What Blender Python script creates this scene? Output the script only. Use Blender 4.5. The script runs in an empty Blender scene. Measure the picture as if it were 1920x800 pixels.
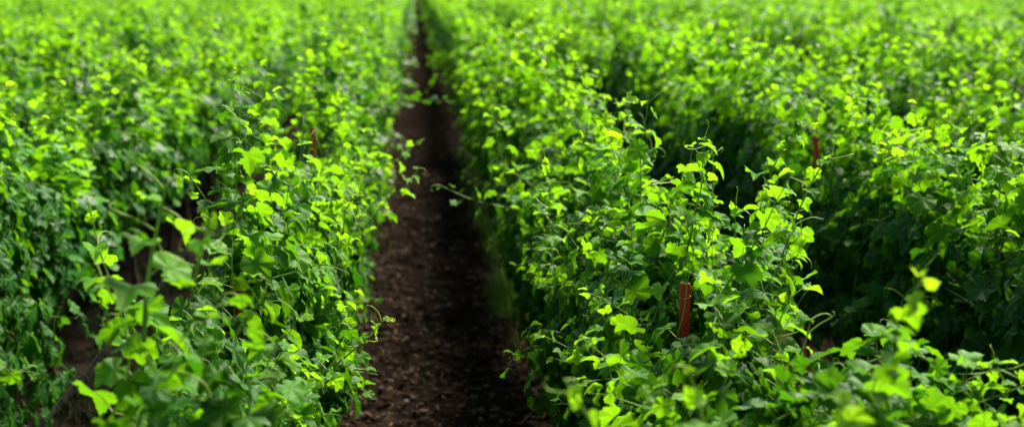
import bpy, math, random
import numpy as np
from mathutils import Vector, Matrix, Euler

C = bpy.context.scene.collection
sc = bpy.context.scene
RAD = math.radians

# ------------------------------------------------------------------ camera
CAM_H = 3.1
LENS, SENS, PW, PH = 50.0, 36.0, 1920.0, 800.0
FPX = LENS / SENS * PW
PITCH = math.atan(440.0 / FPX)
YAW = math.atan(180.0 / FPX * math.cos(PITCH))
cam_d = bpy.data.cameras.new('camera')
cam = bpy.data.objects.new('camera', cam_d)
C.objects.link(cam)
cam_d.lens = LENS
cam_d.sensor_width = SENS
cam_d.clip_start = 0.05
cam_d.clip_end = 2000
cam.location = (0, 0, CAM_H)
cam.rotation_euler = (math.pi / 2 - PITCH, 0, -YAW)
cam_d.dof.use_dof = True
cam_d.dof.focus_distance = 5.9
cam_d.dof.aperture_fstop = 1.6
cam_d.dof.aperture_blades = 0
sc.camera = cam
CM = cam.rotation_euler.to_matrix()


def P(px, py, Y):
    """the point at distance Y along the rows that is seen at a spot measured on the photograph"""
    d = CM @ Vector(((px - PW / 2) / FPX, (PH / 2 - py) / FPX, -1))
    t = Y / d.y
    return np.array((d.x * t, Y, CAM_H + d.z * t))


CMI = CM.inverted()


def proj(x, y, z):
    v = CMI @ Vector((x, y, z - CAM_H))
    if v.z >= -0.1:
        return None
    return (PW / 2 + FPX * v.x / -v.z, PH / 2 - FPX * v.y / -v.z, -v.z)


# ------------------------------------------------------------------ materials
def nt(name):
    m = bpy.data.materials.new(name)
    m.use_nodes = True
    n = m.node_tree
    n.nodes.clear()
    return m, n


class N:
    def __init__(s, tree):
        s.t = tree

    def __call__(s, kind, **kw):
        n = s.t.nodes.new(kind)
        for k, v in kw.items():
            if k.startswith('i_'):
                k2 = k[2:]
                key = int(k2) if k2.isdigit() else k2.replace('_', ' ')
                n.inputs[key].default_value = v
            else:
                setattr(n, k, v)
        return n

    def l(s, a, b):
        s.t.links.new(a, b)


def math_node(g, op, a, b=None, c=None):
    n = g('ShaderNodeMath', operation=op)
    for i, v in enumerate((a, b, c)):
        if v is None:
            continue
        if isinstance(v, (int, float)):
            n.inputs[i].default_value = v
        else:
            g.l(v, n.inputs[i])
    return n.outputs[0]


def mix_col(g, fac, a, b, mode='MIX'):
    n = g('ShaderNodeMix', data_type='RGBA', blend_type=mode)
    for sock, v in ((n.inputs[0], fac), (n.inputs[6], a), (n.inputs[7], b)):
        if isinstance(v, (int, float)):
            sock.default_value = v
        elif isinstance(v, tuple):
            sock.default_value = v
        else:
            g.l(v, sock)
    return n.outputs[2]


def leaf_material(name, veins):
    m, t = nt(name)
    g = N(t)
    out = g('ShaderNodeOutputMaterial')
    at = g('ShaderNodeAttribute', attribute_name='tint')
    sep = g('ShaderNodeSeparateColor')
    g.l(at.outputs['Color'], sep.inputs[0])
    rnd, youth_lit, old = sep.outputs[0], sep.outputs[1], sep.outputs[2]
    oi = g('ShaderNodeObjectInfo')
    geo = g('ShaderNodeNewGeometry')
    base = mix_col(g, rnd, (0.006, 0.048, 0.007, 1), (0.020, 0.100, 0.005, 1))
    y1 = math_node(g, 'MINIMUM', math_node(g, 'MULTIPLY', youth_lit, 2.0), 1.0)
    y2 = math_node(g, 'MAXIMUM', math_node(g, 'MULTIPLY_ADD', youth_lit, 2.0, -1.0), 0.0)
    base = mix_col(g, y1, base, (0.140, 0.37, 0.010, 1))  # young-leaf lime, with the brightness of lit ridges put into the colour
    base = mix_col(g, y2, base, (0.19, 0.37, 0.013, 1))
    base = mix_col(g, old, base, (0.30, 0.27, 0.03, 1))
    # per plant difference
    hs = g('ShaderNodeHueSaturation')
    g.l(math_node(g, 'MULTIPLY_ADD', oi.outputs['Random'], 0.02, 0.49), hs.inputs['Hue'])
    hs.inputs['Saturation'].default_value = 1.0
    g.l(math_node(g, 'MULTIPLY_ADD', oi.outputs['Random'], 0.25, 0.9), hs.inputs['Value'])
    g.l(base, hs.inputs['Color'])
    base = hs.outputs[0]
    tex = g('ShaderNodeTexNoise', i_Scale=30.0, i_Detail=3.0)
    tc = g('ShaderNodeTexCoord')
    g.l(tc.outputs['Object'], tex.inputs['Vector'])
    base = mix_col(g, math_node(g, 'MULTIPLY', tex.outputs[0], 0.2), base, (0.07, 0.18, 0.012, 1))
    bump_h = tex.outputs[0]
    if veins:
        lu = g('ShaderNodeAttribute', attribute_name='luv')
        sx = g('ShaderNodeSeparateXYZ')
        g.l(lu.outputs['Vector'], sx.inputs[0])
        ang = math_node(g, 'ARCTAN2', sx.outputs[0], sx.outputs[1])
        a2 = math_node(g, 'DIVIDE', ang, RAD(55))
        fr = math_node(g, 'SUBTRACT', a2, math_node(g, 'ROUND', a2))
        ln = g('ShaderNodeVectorMath', operation='LENGTH')
        g.l(lu.outputs['Vector'], ln.inputs[0])
        dist = math_node(g, 'MULTIPLY', math_node(g, 'ABSOLUTE', fr), ln.outputs['Value'])
        vein = math_node(g, 'SUBTRACT', 1.0, math_node(g, 'MINIMUM', math_node(g, 'DIVIDE', dist, 0.022), 1.0))
        # side veins leave the main ones at an angle
        sv = math_node(g, 'SINE', math_node(g, 'ADD', math_node(g, 'MULTIPLY', ln.outputs['Value'], 42.0),
                                            math_node(g, 'MULTIPLY', math_node(g, 'ABSOLUTE', fr), -22.0)))
        sv = math_node(g, 'MULTIPLY', math_node(g, 'POWER', math_node(g, 'ABSOLUTE', sv), 8.0), 0.35)
        vv = math_node(g, 'MAXIMUM', vein, sv)
        base = mix_col(g, math_node(g, 'MULTIPLY', vv, 0.40), base, (0.10, 0.24, 0.02, 1))
        bump_h = math_node(g, 'SUBTRACT', math_node(g, 'MULTIPLY', tex.outputs[0], 0.6), math_node(g, 'MULTIPLY', vv, 0.8))
    # the underside of a vine leaf is paler and felted
    under = mix_col(g, 0.25, base, (0.10, 0.21, 0.03, 1))
    col = mix_col(g, geo.outputs['Backfacing'], base, under)
    bp = g('ShaderNodeBump', i_Strength=0.5, i_Distance=0.004)
    g.l(bump_h, bp.inputs['Height'])
    pr = g('ShaderNodeBsdfPrincipled')
    g.l(col, pr.inputs['Base Color'])
    g.l(math_node(g, 'MULTIPLY_ADD', geo.outputs['Backfacing'], 0.3, 0.45), pr.inputs['Roughness'])
    pr.inputs['Specular IOR Level'].default_value = 0.14
    g.l(bp.outputs[0], pr.inputs['Normal'])
    tr = g('ShaderNodeBsdfTranslucent')
    tcol = mix_col(g, rnd, (0.05, 0.25, 0.004, 1), (0.15, 0.44, 0.005, 1))
    tcol = mix_col(g, y1, tcol, (0.34, 0.72, 0.007, 1))
    tcol = mix_col(g, y2, tcol, (0.46, 0.75, 0.014, 1))
    if veins:
        tcol = mix_col(g, math_node(g, 'MULTIPLY', vv, 0.35), tcol, (0.12, 0.30, 0.01, 1))
    g.l(tcol, tr.inputs['Color'])
    g.l(bp.outputs[0], tr.inputs['Normal'])
    mx = g('ShaderNodeMixShader')
    g.l(math_node(g, 'MULTIPLY_ADD', y1, 0.22, 0.30), mx.inputs[0])
    g.l(pr.outputs[0], mx.inputs[1])
    g.l(tr.outputs[0], mx.inputs[2])
    g.l(mx.outputs[0], out.inputs[0])
    return m


def simple(name, col, rough=0.6, noise=None, col2=None, bump=0.0, metallic=0.0, spec=0.5, transl=None, stretch=None):
    m, t = nt(name)
    g = N(t)
    out = g('ShaderNodeOutputMaterial')
    pr = g('ShaderNodeBsdfPrincipled', i_Roughness=rough, i_Metallic=metallic)
    pr.inputs['Specular IOR Level'].default_value = spec
    pr.inputs['Base Color'].default_value = (*col, 1)
    if noise:
        tc = g('ShaderNodeTexCoord')
        mp = g('ShaderNodeMapping')
        if stretch:
            mp.inputs['Scale'].default_value = stretch
        g.l(tc.outputs['Object'], mp.inputs[0])
        tx = g('ShaderNodeTexNoise', i_Scale=noise, i_Detail=5.0, i_Roughness=0.65)
        g.l(mp.outputs[0], tx.inputs['Vector'])
        rp = g('ShaderNodeValToRGB')
        rp.color_ramp.elements[0].position = 0.32
        rp.color_ramp.elements[1].position = 0.68
        rp.color_ramp.elements[0].color = (*col, 1)
        rp.color_ramp.elements[1].color = (*(col2 or col), 1)
        g.l(tx.outputs[0], rp.inputs[0])
        g.l(rp.outputs[0], pr.inputs['Base Color'])
        if bump:
            b = g('ShaderNodeBump', i_Strength=bump, i_Distance=0.01)
            g.l(tx.outputs[0], b.inputs['Height'])
            g.l(b.outputs[0], pr.inputs['Normal'])
    if transl:
        tr = g('ShaderNodeBsdfTranslucent')
        tr.inputs['Color'].default_value = (*transl, 1)
        mx = g('ShaderNodeMixShader', i_0=0.35)
        g.l(pr.outputs[0], mx.inputs[1])
        g.l(tr.outputs[0], mx.inputs[2])
        g.l(mx.outputs[0], out.inputs[0])
    else:
        g.l(pr.outputs[0], out.inputs[0])
    return m


def soil_material(name):
    m, t = nt(name)
    g = N(t)
    out = g('ShaderNodeOutputMaterial')
    pr = g('ShaderNodeBsdfPrincipled', i_Roughness=0.95)
    pr.inputs['Specular IOR Level'].default_value = 0.0
    geo = g('ShaderNodeNewGeometry')
    n1 = g('ShaderNodeTexNoise', i_Scale=2.2, i_Detail=6.0, i_Roughness=0.6)
    n2 = g('ShaderNodeTexNoise', i_Scale=13.0, i_Detail=8.0, i_Roughness=0.75)
    v1 = g('ShaderNodeTexVoronoi', i_Scale=38.0)
    for n in (n1, n2, v1):
        g.l(geo.outputs['Position'], n.inputs['Vector'])
    r1 = g('ShaderNodeValToRGB')
    r1.color_ramp.elements[0].position = 0.40
    r1.color_ramp.elements[1].position = 0.66
    r1.color_ramp.elements[0].color = (0.0085, 0.0062, 0.0050, 1)
    r1.color_ramp.elements[1].color = (0.034, 0.0245, 0.0190, 1)
    g.l(n2.outputs[0], r1.inputs[0])
    r2 = g('ShaderNodeValToRGB')
    r2.color_ramp.elements[0].position = 0.35
    r2.color_ramp.elements[1].position = 0.7
    r2.color_ramp.elements[0].color = (0.6, 0.6, 0.6, 1)
    r2.color_ramp.elements[1].color = (1.3, 1.2, 1.1, 1)
    g.l(n1.outputs[0], r2.inputs[0])
    c = mix_col(g, 1.0, r1.outputs[0], r2.outputs[0], 'MULTIPLY')
    # paler gritty specks
    sp = math_node(g, 'LESS_THAN', v1.outputs['Distance'], 0.17)
    c = mix_col(g, math_node(g, 'MULTIPLY', sp, 0.28), c, (0.08, 0.058, 0.043, 1))
    g.l(c, pr.inputs['Base Color'])
    b = g('ShaderNodeBump', i_Strength=0.9, i_Distance=0.02)
    g.l(n2.outputs[0], b.inputs['Height'])
    g.l(b.outputs[0], pr.inputs['Normal'])
    g.l(pr.outputs[0], out.inputs[0])
    return m


M_LEAF = leaf_material('vine_leaf_close', True)
M_LEAF_B = leaf_material('vine_leaf', False)
M_STEM = simple('green_shoot', (0.13, 0.27, 0.03), 0.45, 14, (0.24, 0.36, 0.05), transl=(0.3, 0.5, 0.03))
M_TENDRIL = simple('tendril_green', (0.24, 0.36, 0.04), 0.4, transl=(0.5, 0.7, 0.05))
M_BARK = simple('vine_bark', (0.020, 0.014, 0.010), 0.95, 40, (0.075, 0.052, 0.036), 1.0, stretch=(1, 1, 0.25), spec=0.2)
M_RUST = simple('rust_red_steel', (0.46, 0.022, 0.012), 0.55, 22, (0.66, 0.050, 0.024), 0.4, spec=0.35, stretch=(1, 1, 0.35))
M_TIE = simple('yellow_tie', (0.45, 0.40, 0.10), 0.5)
M_WIRE = simple('galvanised_wire', (0.36, 0.37, 0.36), 0.6, metallic=0.4)
M_HOSE = simple('black_hose', (0.014, 0.014, 0.015), 0.8, spec=0.0)
M_SOIL = soil_material('dark_soil')
M_STONE = simple('pale_stone', (0.10, 0.075, 0.06), 0.9, 18, (0.20, 0.155, 0.13), 0.6, spec=0.1)
M_STONE2 = simple('reddish_stone', (0.11, 0.06, 0.045), 0.9, 20, (0.20, 0.11, 0.085), 0.6, spec=0.1)
M_CLOD = simple('soil_clod', (0.014, 0.009, 0.006), 0.95, 25, (0.055, 0.037, 0.027), 1.0, spec=0.0)
M_STRAW = simple('dry_straw', (0.16, 0.085, 0.04), 0.8, 9, (0.30, 0.19, 0.09), spec=0.1)
M_STRAWD = simple('weathered_straw', (0.035, 0.024, 0.016), 0.85, 9, (0.14, 0.095, 0.06), spec=0.1)
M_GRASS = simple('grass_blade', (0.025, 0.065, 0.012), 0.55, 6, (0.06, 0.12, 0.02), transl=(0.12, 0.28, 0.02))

M_GRASS_SHADE = simple('shade_grass', (0.012, 0.030, 0.008), 0.7, 6, (0.025, 0.055, 0.012), spec=.1)  # grass green darkened so the shade of the gap is in its colour

# ------------------------------------------------------------------ mesh building
class MB:
    def __init__(s):
        s.v, s.f, s.m, s.t, s.l, s.n = [], [], [], [], [], 0

    def add(s, v, f, mat=0, tint=None, luv=None):
        v = np.asarray(v, float).reshape(-1, 3)
        f = np.asarray(f, int).reshape(-1, 3)
        k = len(v)
        if tint is None:
            tint = np.zeros((k, 4))
        if luv is None:
            luv = np.zeros((k, 3))
        s.v.append(v)
        s.f.append(f + s.n)
        s.m.append(np.full(len(f), mat, int))
        s.t.append(tint)
        s.l.append(luv)
        s.n += k

    def arrays(s):
        return [np.concatenate(a) for a in (s.v, s.f, s.m, s.t, s.l)]

    def mesh(s, name, mats, smooth=True):
        v, f, m, t, l = s.arrays()
        me = bpy.data.meshes.new(name)
        me.vertices.add(len(v))
        me.vertices.foreach_set('co', v.astype(np.float32).ravel())
        me.loops.add(len(f) * 3)
        me.loops.foreach_set('vertex_index', f.astype(np.int32).ravel())
        me.polygons.add(len(f))
        me.polygons.foreach_set('loop_start', np.arange(0, len(f) * 3, 3, dtype=np.int32))
        for x in mats:
            me.materials.append(x)
        me.polygons.foreach_set('material_index', m.astype(np.int32))
        me.polygons.foreach_set('use_smooth', np.full(len(f), smooth, dtype=bool))
        a = me.attributes.new('tint', 'FLOAT_COLOR', 'POINT')
        a.data.foreach_set('color', t.astype(np.float32).ravel())
        a = me.attributes.new('luv', 'FLOAT_VECTOR', 'POINT')
        a.data.foreach_set('vector', l.astype(np.float32).ravel())
        me.update(calc_edges=True)
        return me

    def build(s, name, mats, parent=None, smooth=True):
        o = bpy.data.objects.new(name, s.mesh(name, mats, smooth))
        C.objects.link(o)
        if parent:
            o.parent = parent
        return o


def nrm(v):
    return v / (np.linalg.norm(v, axis=-1, keepdims=True) + 1e-9)


def tube(mb, pts, rad, sides=5, mat=0, tint=None):
    pts = np.asarray(pts, float)
    n = len(pts)
    rad = np.broadcast_to(np.asarray(rad, float), (n,))
    tan = nrm(np.gradient(pts, axis=0))
    up = np.array((0.31, 0.22, 0.92)) if abs(tan[0][2]) < 0.8 else np.array((0.9, 0.3, 0.1))
    a = nrm(np.cross(tan, up))
    b = np.cross(tan, a)
    ang = np.arange(sides) / sides * 2 * math.pi
    ring = pts[:, None] + rad[:, None, None] * (a[:, None] * np.cos(ang)[None, :, None] + b[:, None] * np.sin(ang)[None, :, None])
    v = ring.reshape(-1, 3)
    i = np.arange(n - 1)[:, None] * sides
    j = np.arange(sides)[None]
    j2 = (j + 1) % sides
    q = np.stack([i + j, i + j2, i + sides + j2, i + sides + j], -1).reshape(-1, 4)
    f = np.concatenate([q[:, [0, 1, 2]], q[:, [0, 2, 3]]])
    v = np.concatenate([v, pts[:1], pts[-1:]])
    e0, e1 = n * sides, n * sides + 1
    caps = [(e0, (k + 1) % sides, k) for k in range(sides)] + [(e1, (n - 1) * sides + k, (n - 1) * sides + (k + 1) % sides) for k in range(sides)]
    f = np.concatenate([f, np.array(caps)])
    tt = None
    if tint is not None:
        tt = np.tile(np.array(tint, float), (len(v), 1))
    mb.add(v, f, mat, tt)


# grape leaf outlines, as angle from the tip and radius
def outline(lod):
    if lod == 0:
        half = [(0, .70), (7, .615), (11, .645), (17, .565), (21, .59), (28, .49), (34, .56), (38, .53), (44, .60), (48, .575), (55, .65), (62, .57), (66, .595),
                (73, .51), (80, .465), (88, .52), (93, .49), (101, .55), (106, .52), (113, .56), (121, .50), (126, .52), (136, .44), (146, .47), (157, .40), (168, .20)]
    elif lod == 1:
        half = [(0, .69), (14, .60), (28, .51), (42, .59), (56, .63), (70, .55), (84, .48), (108, .55), (140, .46), (165, .27)]
    else:
        half = [(0, .66), (52, .58), (110, .50)]
    a = [h[0] for h in half]
    r = [h[1] for h in half]
    th = np.radians(a + [-x for x in a[::-1] if x > 0])
    rr = np.array(r + [y for x, y in zip(a[::-1], r[::-1]) if x > 0])
    return th, rr


TPL = {}
for lod in (0, 1, 2):
    th, rr = outline(lod)
    n = len(th)
    j = np.arange(n)
    j2 = (j + 1) % n
    if lod == 0:
        v = np.concatenate([[[0, 0]], np.stack([np.sin(th), np.cos(th)], 1) * (rr * 0.5)[:, None], np.stack([np.sin(th), np.cos(th)], 1) * rr[:, None]])
        f = np.concatenate([np.stack([j * 0, 1 + j2, 1 + j], 1), np.stack([1 + j, 1 + j2, 1 + n + j2], 1), np.stack([1 + j, 1 + n + j2, 1 + n + j], 1)])
    else:
        v = np.concatenate([[[0, 0]], np.stack([np.sin(th), np.cos(th)], 1) * rr[:, None]])
        f = np.stack([j * 0, 1 + j2, 1 + j], 1)
    TPL[lod] = (v, f)


def add_leaves(mb, rng, Pn, Nn, Tn, S, youth_lit, lod, mat=0, rnd=None):
    L = len(Pn)
    if not L:
        return
    V, F = TPL[lod]
    Pn, Nn, Tn = map(np.asarray, (Pn, Nn, Tn))
    S = np.asarray(S, float)
    youth_lit = np.asarray(youth_lit, float)
    n = nrm(Nn)
    t = nrm(Tn - n * (Tn * n).sum(1, keepdims=True))
    x = np.cross(t, n)
    vx, vy = V[:, 0][None], V[:, 1][None]
    r = np.hypot(vx, vy)
    th = np.arctan2(vx, vy)
    fold = (rng.normal(0.10, 0.12, L) + youth_lit * 0.5)[:, None]
    droop = (rng.uniform(0.0, 0.42, L) + youth_lit * 0.3)[:, None]
    cup = rng.normal(-0.05, 0.16, L)[:, None]
    ph = rng.uniform(0, 6.28, L)[:, None]
    tw = rng.normal(0, 0.22, L)[:, None]
    z = fold * np.abs(vx) - droop * np.clip(vy, 0, 1) ** 2 + cup * r * r + 0.16 * r * r * np.sin(3 * th + ph) + tw * vx * vy - 0.07 * r * (np.cos(th * 360 / 55.0) + 0.3)
    skx = 1 + rng.normal(0, 0.08, L)[:, None]
    X = vx * skx * (1 - 0.35 * np.clip(youth_lit, 0, 1)[:, None] * 0.6)
    W = Pn[:, None] + S[:, None, None] * (X[..., None] * x[:, None] + vy[..., None] * t[:, None] + z[..., None] * n[:, None])
    k = len(V)
    Fa = (F[None] + (np.arange(L) * k)[:, None, None]).reshape(-1, 3)
    tint = np.zeros((L, k, 4))
    tint[..., 0] = (rng.uniform(0, 1, L) if rnd is None else rnd)[:, None]
    tint[..., 1] = youth_lit[:, None]
    tint[..., 2] = ((rng.uniform(0, 1, L) < 0.0008) * rng.uniform(0.3, .9, L))[:, None]
    luv = np.zeros((L, k, 3))
    luv[..., 0] = vx
    luv[..., 1] = vy
    mb.add(W.reshape(-1, 3), Fa, mat, tint.reshape(-1, 4), luv.reshape(-1, 3))


SUN_AZ, SUN_EL = RAD(38), RAD(50)      # azimuth from +Y towards +X
SUNV = np.array((math.sin(SUN_AZ) * math.cos(SUN_EL), math.cos(SUN_AZ) * math.cos(SUN_EL), math.sin(SUN_EL)))
UP = np.array((0, 0, 1.0))


class Shoot:
    """one green cane: its line, and for each leaf where it sits, how it faces, its size and how young it is, with painted crest light added in"""
    def __init__(s, pts, r0):
        s.pts = np.asarray(pts)
        s.r0 = r0
        s.leaf = []      # (pos, normal, tip, size, youth, node)
        s.tend = []


FRESH_LIT = .46  # age colour stretched along shoots; also paints ridges light above dark valleys


def leaves_on(rng, sh, lsize, gap=0.07, laterals=0.6, fade=0.30, tendrils=0.12, young=1.0):
    pts = sh.pts
    seg = np.linalg.norm(np.diff(pts, axis=0), axis=1)
    cum = np.concatenate([[0], np.cumsum(seg)])
    tot = cum[-1]
    s = rng.uniform(0.01, 0.05)
    side = 1 if rng.random() < .5 else -1
    az = rng.uniform(0, 6.28)
    while s < tot:
        i = min(np.searchsorted(cum, s), len(pts) - 1)
        i = max(i, 1)
        u = (s - cum[i - 1]) / max(seg[i - 1], 1e-6)
        p = pts[i - 1] * (1 - u) + pts[i] * u
        tan = nrm(pts[i] - pts[i - 1])
        fr = (tot - s)                       # distance from the tip
        yo = float(np.clip(1 - fr / fade, 0, 1)) ** 1.4 * young
        size = lsize * (0.34 + 0.66 * min(1.0, fr / 0.38) ** 0.8) * rng.uniform(0.75, 1.15)
        a = nrm(np.cross(tan, np.array((math.cos(az), math.sin(az), 0.2))))
        side = -side
        out = np.array((np.sign(p[0]) * min(1, abs(p[0]) * 4), 0, 0)) if not getattr(sh, 'free', False) else np.array((0, 0, 0.))
        d = nrm(a * side + 0.5 * tan * (0.3 + yo) + 0.35 * out + rng.normal(0, .25, 3) + 0.15 * UP)
        pl = size * rng.uniform(0.5, 0.95) * (1 - 0.4 * yo)
        mid = p + d * pl * .6 + UP * pl * .12
        end = p + d * pl
        nn = nrm(out * rng.uniform(.1, .9) + d * rng.uniform(-.1, .5) + UP * rng.uniform(.25, 1.0) + rng.normal(0, .38, 3) + SUNV * .25)
        tt = nrm(d * .7 - UP * rng.uniform(.2, 1.1) + rng.normal(0, .3, 3))
        if yo > .5:
            tt = nrm(d + tan * .6 + rng.normal(0, .3, 3))
            nn = nrm(-tan * .3 + d * .3 + UP * .7 + rng.normal(0, .5, 3))
        sh.leaf.append((end, nn, tt, size, max(yo, young * FRESH_LIT * max(0., 1 - fr / .9) / max(young, .6)), (p, mid, end)))
        if rng.random() < laterals and fr > 0.2:
            for _ in range(rng.integers(1, 3)):
                d2 = nrm(-a * side + 0.4 * out + rng.normal(0, .5, 3))
                e2 = p + d2 * rng.uniform(.04, .11)
                nn = nrm(out * rng.uniform(.1, 1.) + UP * rng.uniform(.2, 1.0) + rng.normal(0, .45, 3) + SUNV * .2)
                tt = nrm(d2 * .6 - UP * rng.uniform(.2, 1.0) + rng.normal(0, .3, 3))
                sh.leaf.append((e2, nn, tt, lsize * rng.uniform(.4, .85), rng.uniform(0, .25) ** 1.5, (p, (p + e2) / 2, e2)))
        if rng.random() < tendrils or (yo > .6 and rng.random() < .35 and tendrils > 0):
            sh.tend.append(tendril_line(rng, p, nrm(-a * side + tan * rng.uniform(.2, 1.0) + rng.normal(0, .25, 3)), rng.uniform(.08, .2)))
        s += gap * rng.uniform(.75, 1.25) * (1 - 0.5 * yo)
        az += rng.normal(0, .35)


def tendril_line(rng, p, d, ln):
    n = 16
    pts = [np.array(p)]
    d = np.array(d)
    ax = nrm(rng.normal(0, 1, 3))
    st = ln / n
    for k in range(n):
        w = (k / n) ** 2.5 * rng.uniform(.4, 1.1)
        d = nrm(d + np.cross(ax, d) * w * 1.1 - UP * .03 + ax * .02)
        pts.append(pts[-1] + d * st)
    return np.array(pts)


def grow_shoot(rng, start, d, ln, wall=0.17, droop=0.0, wander=.09, xl=-9):
    pts = [np.array(start)]
    d = nrm(np.array(d, float))
    st = 0.05
    n = max(3, int(ln / st))
    for k in range(n):
        p = pts[-1]
        d = d + rng.normal(0, wander, 3)
        d[2] -= droop * (0.4 + k / n)
        if droop < .05:
            d[2] += .05
            if abs(p[0]) > wall and p[2] < 1.9:
                d[0] -= np.sign(p[0]) * .22
            if p[2] > 1.9:                  # free tips lean out and nod
                d[0] += np.sign(d[0]) * .02
                d[2] -= .03
        if p[0] < xl:
            d[0] += .28
        d = nrm(d)
        if p[2] < 0.32 and d[2] < 0:
            d[2] = .1
        pts.append(p + d * st)
    return Shoot(pts, rng.uniform(.0032, .0045))


def grow_vine(seed, path_side=0, flank=0, thin=0, n_shoots=26, L=1.66, lsize=.115, laterals=.6, gap=.07, top=1.0, sprawl=.28, tendrils=.12, skirt=90, low=.42, low_side=0, combs=10):
    rng = np.random.default_rng(seed)
    shoots = []
    lump = rng.uniform(0, 6.28)
    for k in range(n_shoots):
        y = (k + rng.uniform(0, 1)) / n_shoots * L - L / 2
        hgt = top * (1 + .17 * math.sin(y * (3.2 + math.sin(lump)) + lump) + .04 * math.sin(y * 11 + lump * 3))
        st = (rng.normal(0, .05), y, .95 + rng.normal(0, .04))
        u = rng.random()
        if u < sprawl:
            sd = rng.choice((-1, 1)) if not thin else -thin
            sh = grow_shoot(rng, st, (sd * rng.uniform(.7, 1.3), rng.normal(0, .5), rng.uniform(.5, 1.3)), rng.uniform(.7, 1.15) * (.62 if path_side in (sd, 2) else 1), wall=9, droop=.105)
        elif u < sprawl + .25:
            sh = grow_shoot(rng, st, (rng.normal(0, .45), rng.normal(0, .3), 1), rng.uniform(1.15, 1.45) * hgt, xl=-.06 if thin else -9)
        else:
            sh = grow_shoot(rng, st, (rng.normal(0, .35), rng.normal(0, .32), 1), rng.uniform(.68, 1.08) * hgt, xl=-.06 if thin else -9)
        leaves_on(rng, sh, lsize, gap, laterals, tendrils=tendrils, young=1.0 if sh.pts[-1][2] > 2.15 else .62 if sh.pts[-1][2] > 1.8 else .3)
        shoots.append(sh)
    for k in range(combs):
        sd = rng.choice((-1, 1)) if not thin else -thin
        z0 = rng.uniform(1.5, 1.95) * (.6 + .4 * top)
        st = (sd * .08, rng.uniform(-L / 2, L / 2), z0)
        if flank == sd:
            z0 = rng.uniform(1.1, 1.7) * (.6 + .4 * top)
            st = (sd * .15, st[1], z0)
            sh = grow_shoot(rng, st, (sd * rng.uniform(.5, 1.2), rng.normal(-.15, .5), rng.uniform(.5, 1.2)), rng.uniform(.3, .55), wall=9, droop=.052)
        else:
            sh = grow_shoot(rng, st, (sd * rng.uniform(.1, .55), rng.normal(-.1, .4), rng.uniform(.8, 1.3)), rng.uniform(.3, .62), wall=9, droop=.03)
        leaves_on(rng, sh, lsize * .95, gap, laterals, tendrils=tendrils, young=.7)
        shoots.append(sh)
    # low leaves around the trunk head
    bl = Shoot(np.array([(0, -L / 2, .93), (0, L / 2, .93)]), .004)
    for k in range(skirt):
        sd = rng.choice((-1, 1))
        yy, zz = rng.uniform(-L / 2, L / 2), 1.8 - (1.8 - (low if (low_side in (0, sd)) else .85)) * rng.random() ** 1.1
        wd = np.interp(zz, (.4, .8, 1.3, 1.65, 1.85), (.20, .27, .25, .20, .10) if flank != sd else (.10, .26, .34, .25, .10)) * (.55 + .45 * top) + (.13 if flank == sd else .07) * math.sin(yy * 4.2 + lump + sd) * math.sin(zz * 4 + lump)
        wd -= .04 if flank == sd else 0
        wd *= .55 if thin == sd else 1
        p = np.array((sd * (wd + rng.normal(0, .045)), yy, zz))
        out = np.array((sd, 0, 0))
        nn = nrm(out + UP * rng.uniform(.0, .5) * (1 + .8 * (zz > 1.55)) + rng.normal(0, .26, 3))
        tt = nrm(out * .15 - UP + rng.normal(0, .25, 3))
        bl.leaf.append((p, nn, tt, lsize * rng.uniform(.7, 1.1), 0., (p - out * .05 + np.array((0, rng.normal(0, .03), .05)), p - out * .03 + UP * .04, p)))
    shoots.append(bl)
    return rng, shoots


def put(mb, rng, shoots, lod, leafmat, stemmat, stems=True, petioles=True, keep=None, scale=1.0):
    A = []
    for sh in shoots:
        ok = [l for l in sh.leaf if keep is None or keep(l[0])]
        A += ok
        if stems and len(sh.pts) > 2:
            n = len(sh.pts)
            tube(mb, sh.pts, np.linspace(sh.r0, sh.r0 * .35, n), 4 if lod == 0 else 3, stemmat)
        if petioles and ok:
            Q = np.array([l[5] for l in ok], float)                 # n x 3 points
            n = len(Q)
            a = np.array([(1, 0, .3), (-.5, .87, -.3), (-.5, -.87, 0)]) * .0018
            v = (Q[:, :, None, :] + a[None, None] * np.array((1.1, .9, .7))[None, :, None, None]).reshape(-1, 3)
            f = []
            for i in (0, 3):
                for j in range(3):
                    p, q = i + j, i + (j + 1) % 3
                    f += [(p, q, q + 3), (p, q + 3, p + 3)]
            f = (np.array(f)[None] + (np.arange(n) * 9)[:, None, None]).reshape(-1, 3)
            mb.add(v, f, stemmat)
    if A:
        add_leaves(mb, rng, [a[0] for a in A], [a[1] for a in A], [a[2] for a in A], np.array([a[3] for a in A]) * scale, [a[4] for a in A], lod, leafmat)


def empty(name, loc=(0, 0, 0), rz=0.0):
    o = bpy.data.objects.new(name, None)
    o.empty_display_size = .2
    C.objects.link(o)
    o.location = loc
    o.rotation_euler = (0, 0, rz)
    return o


def tag(o, label=None, cat=None, group=None, kind=None):
    if label:
        assert 4 <= len(label.replace('-', ' ').split()) <= 17, label
        o['label'] = label
    if cat:
        o['category'] = cat
    if group:
        o['group'] = group
    if kind:
        o['kind'] = kind
    return o


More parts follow.
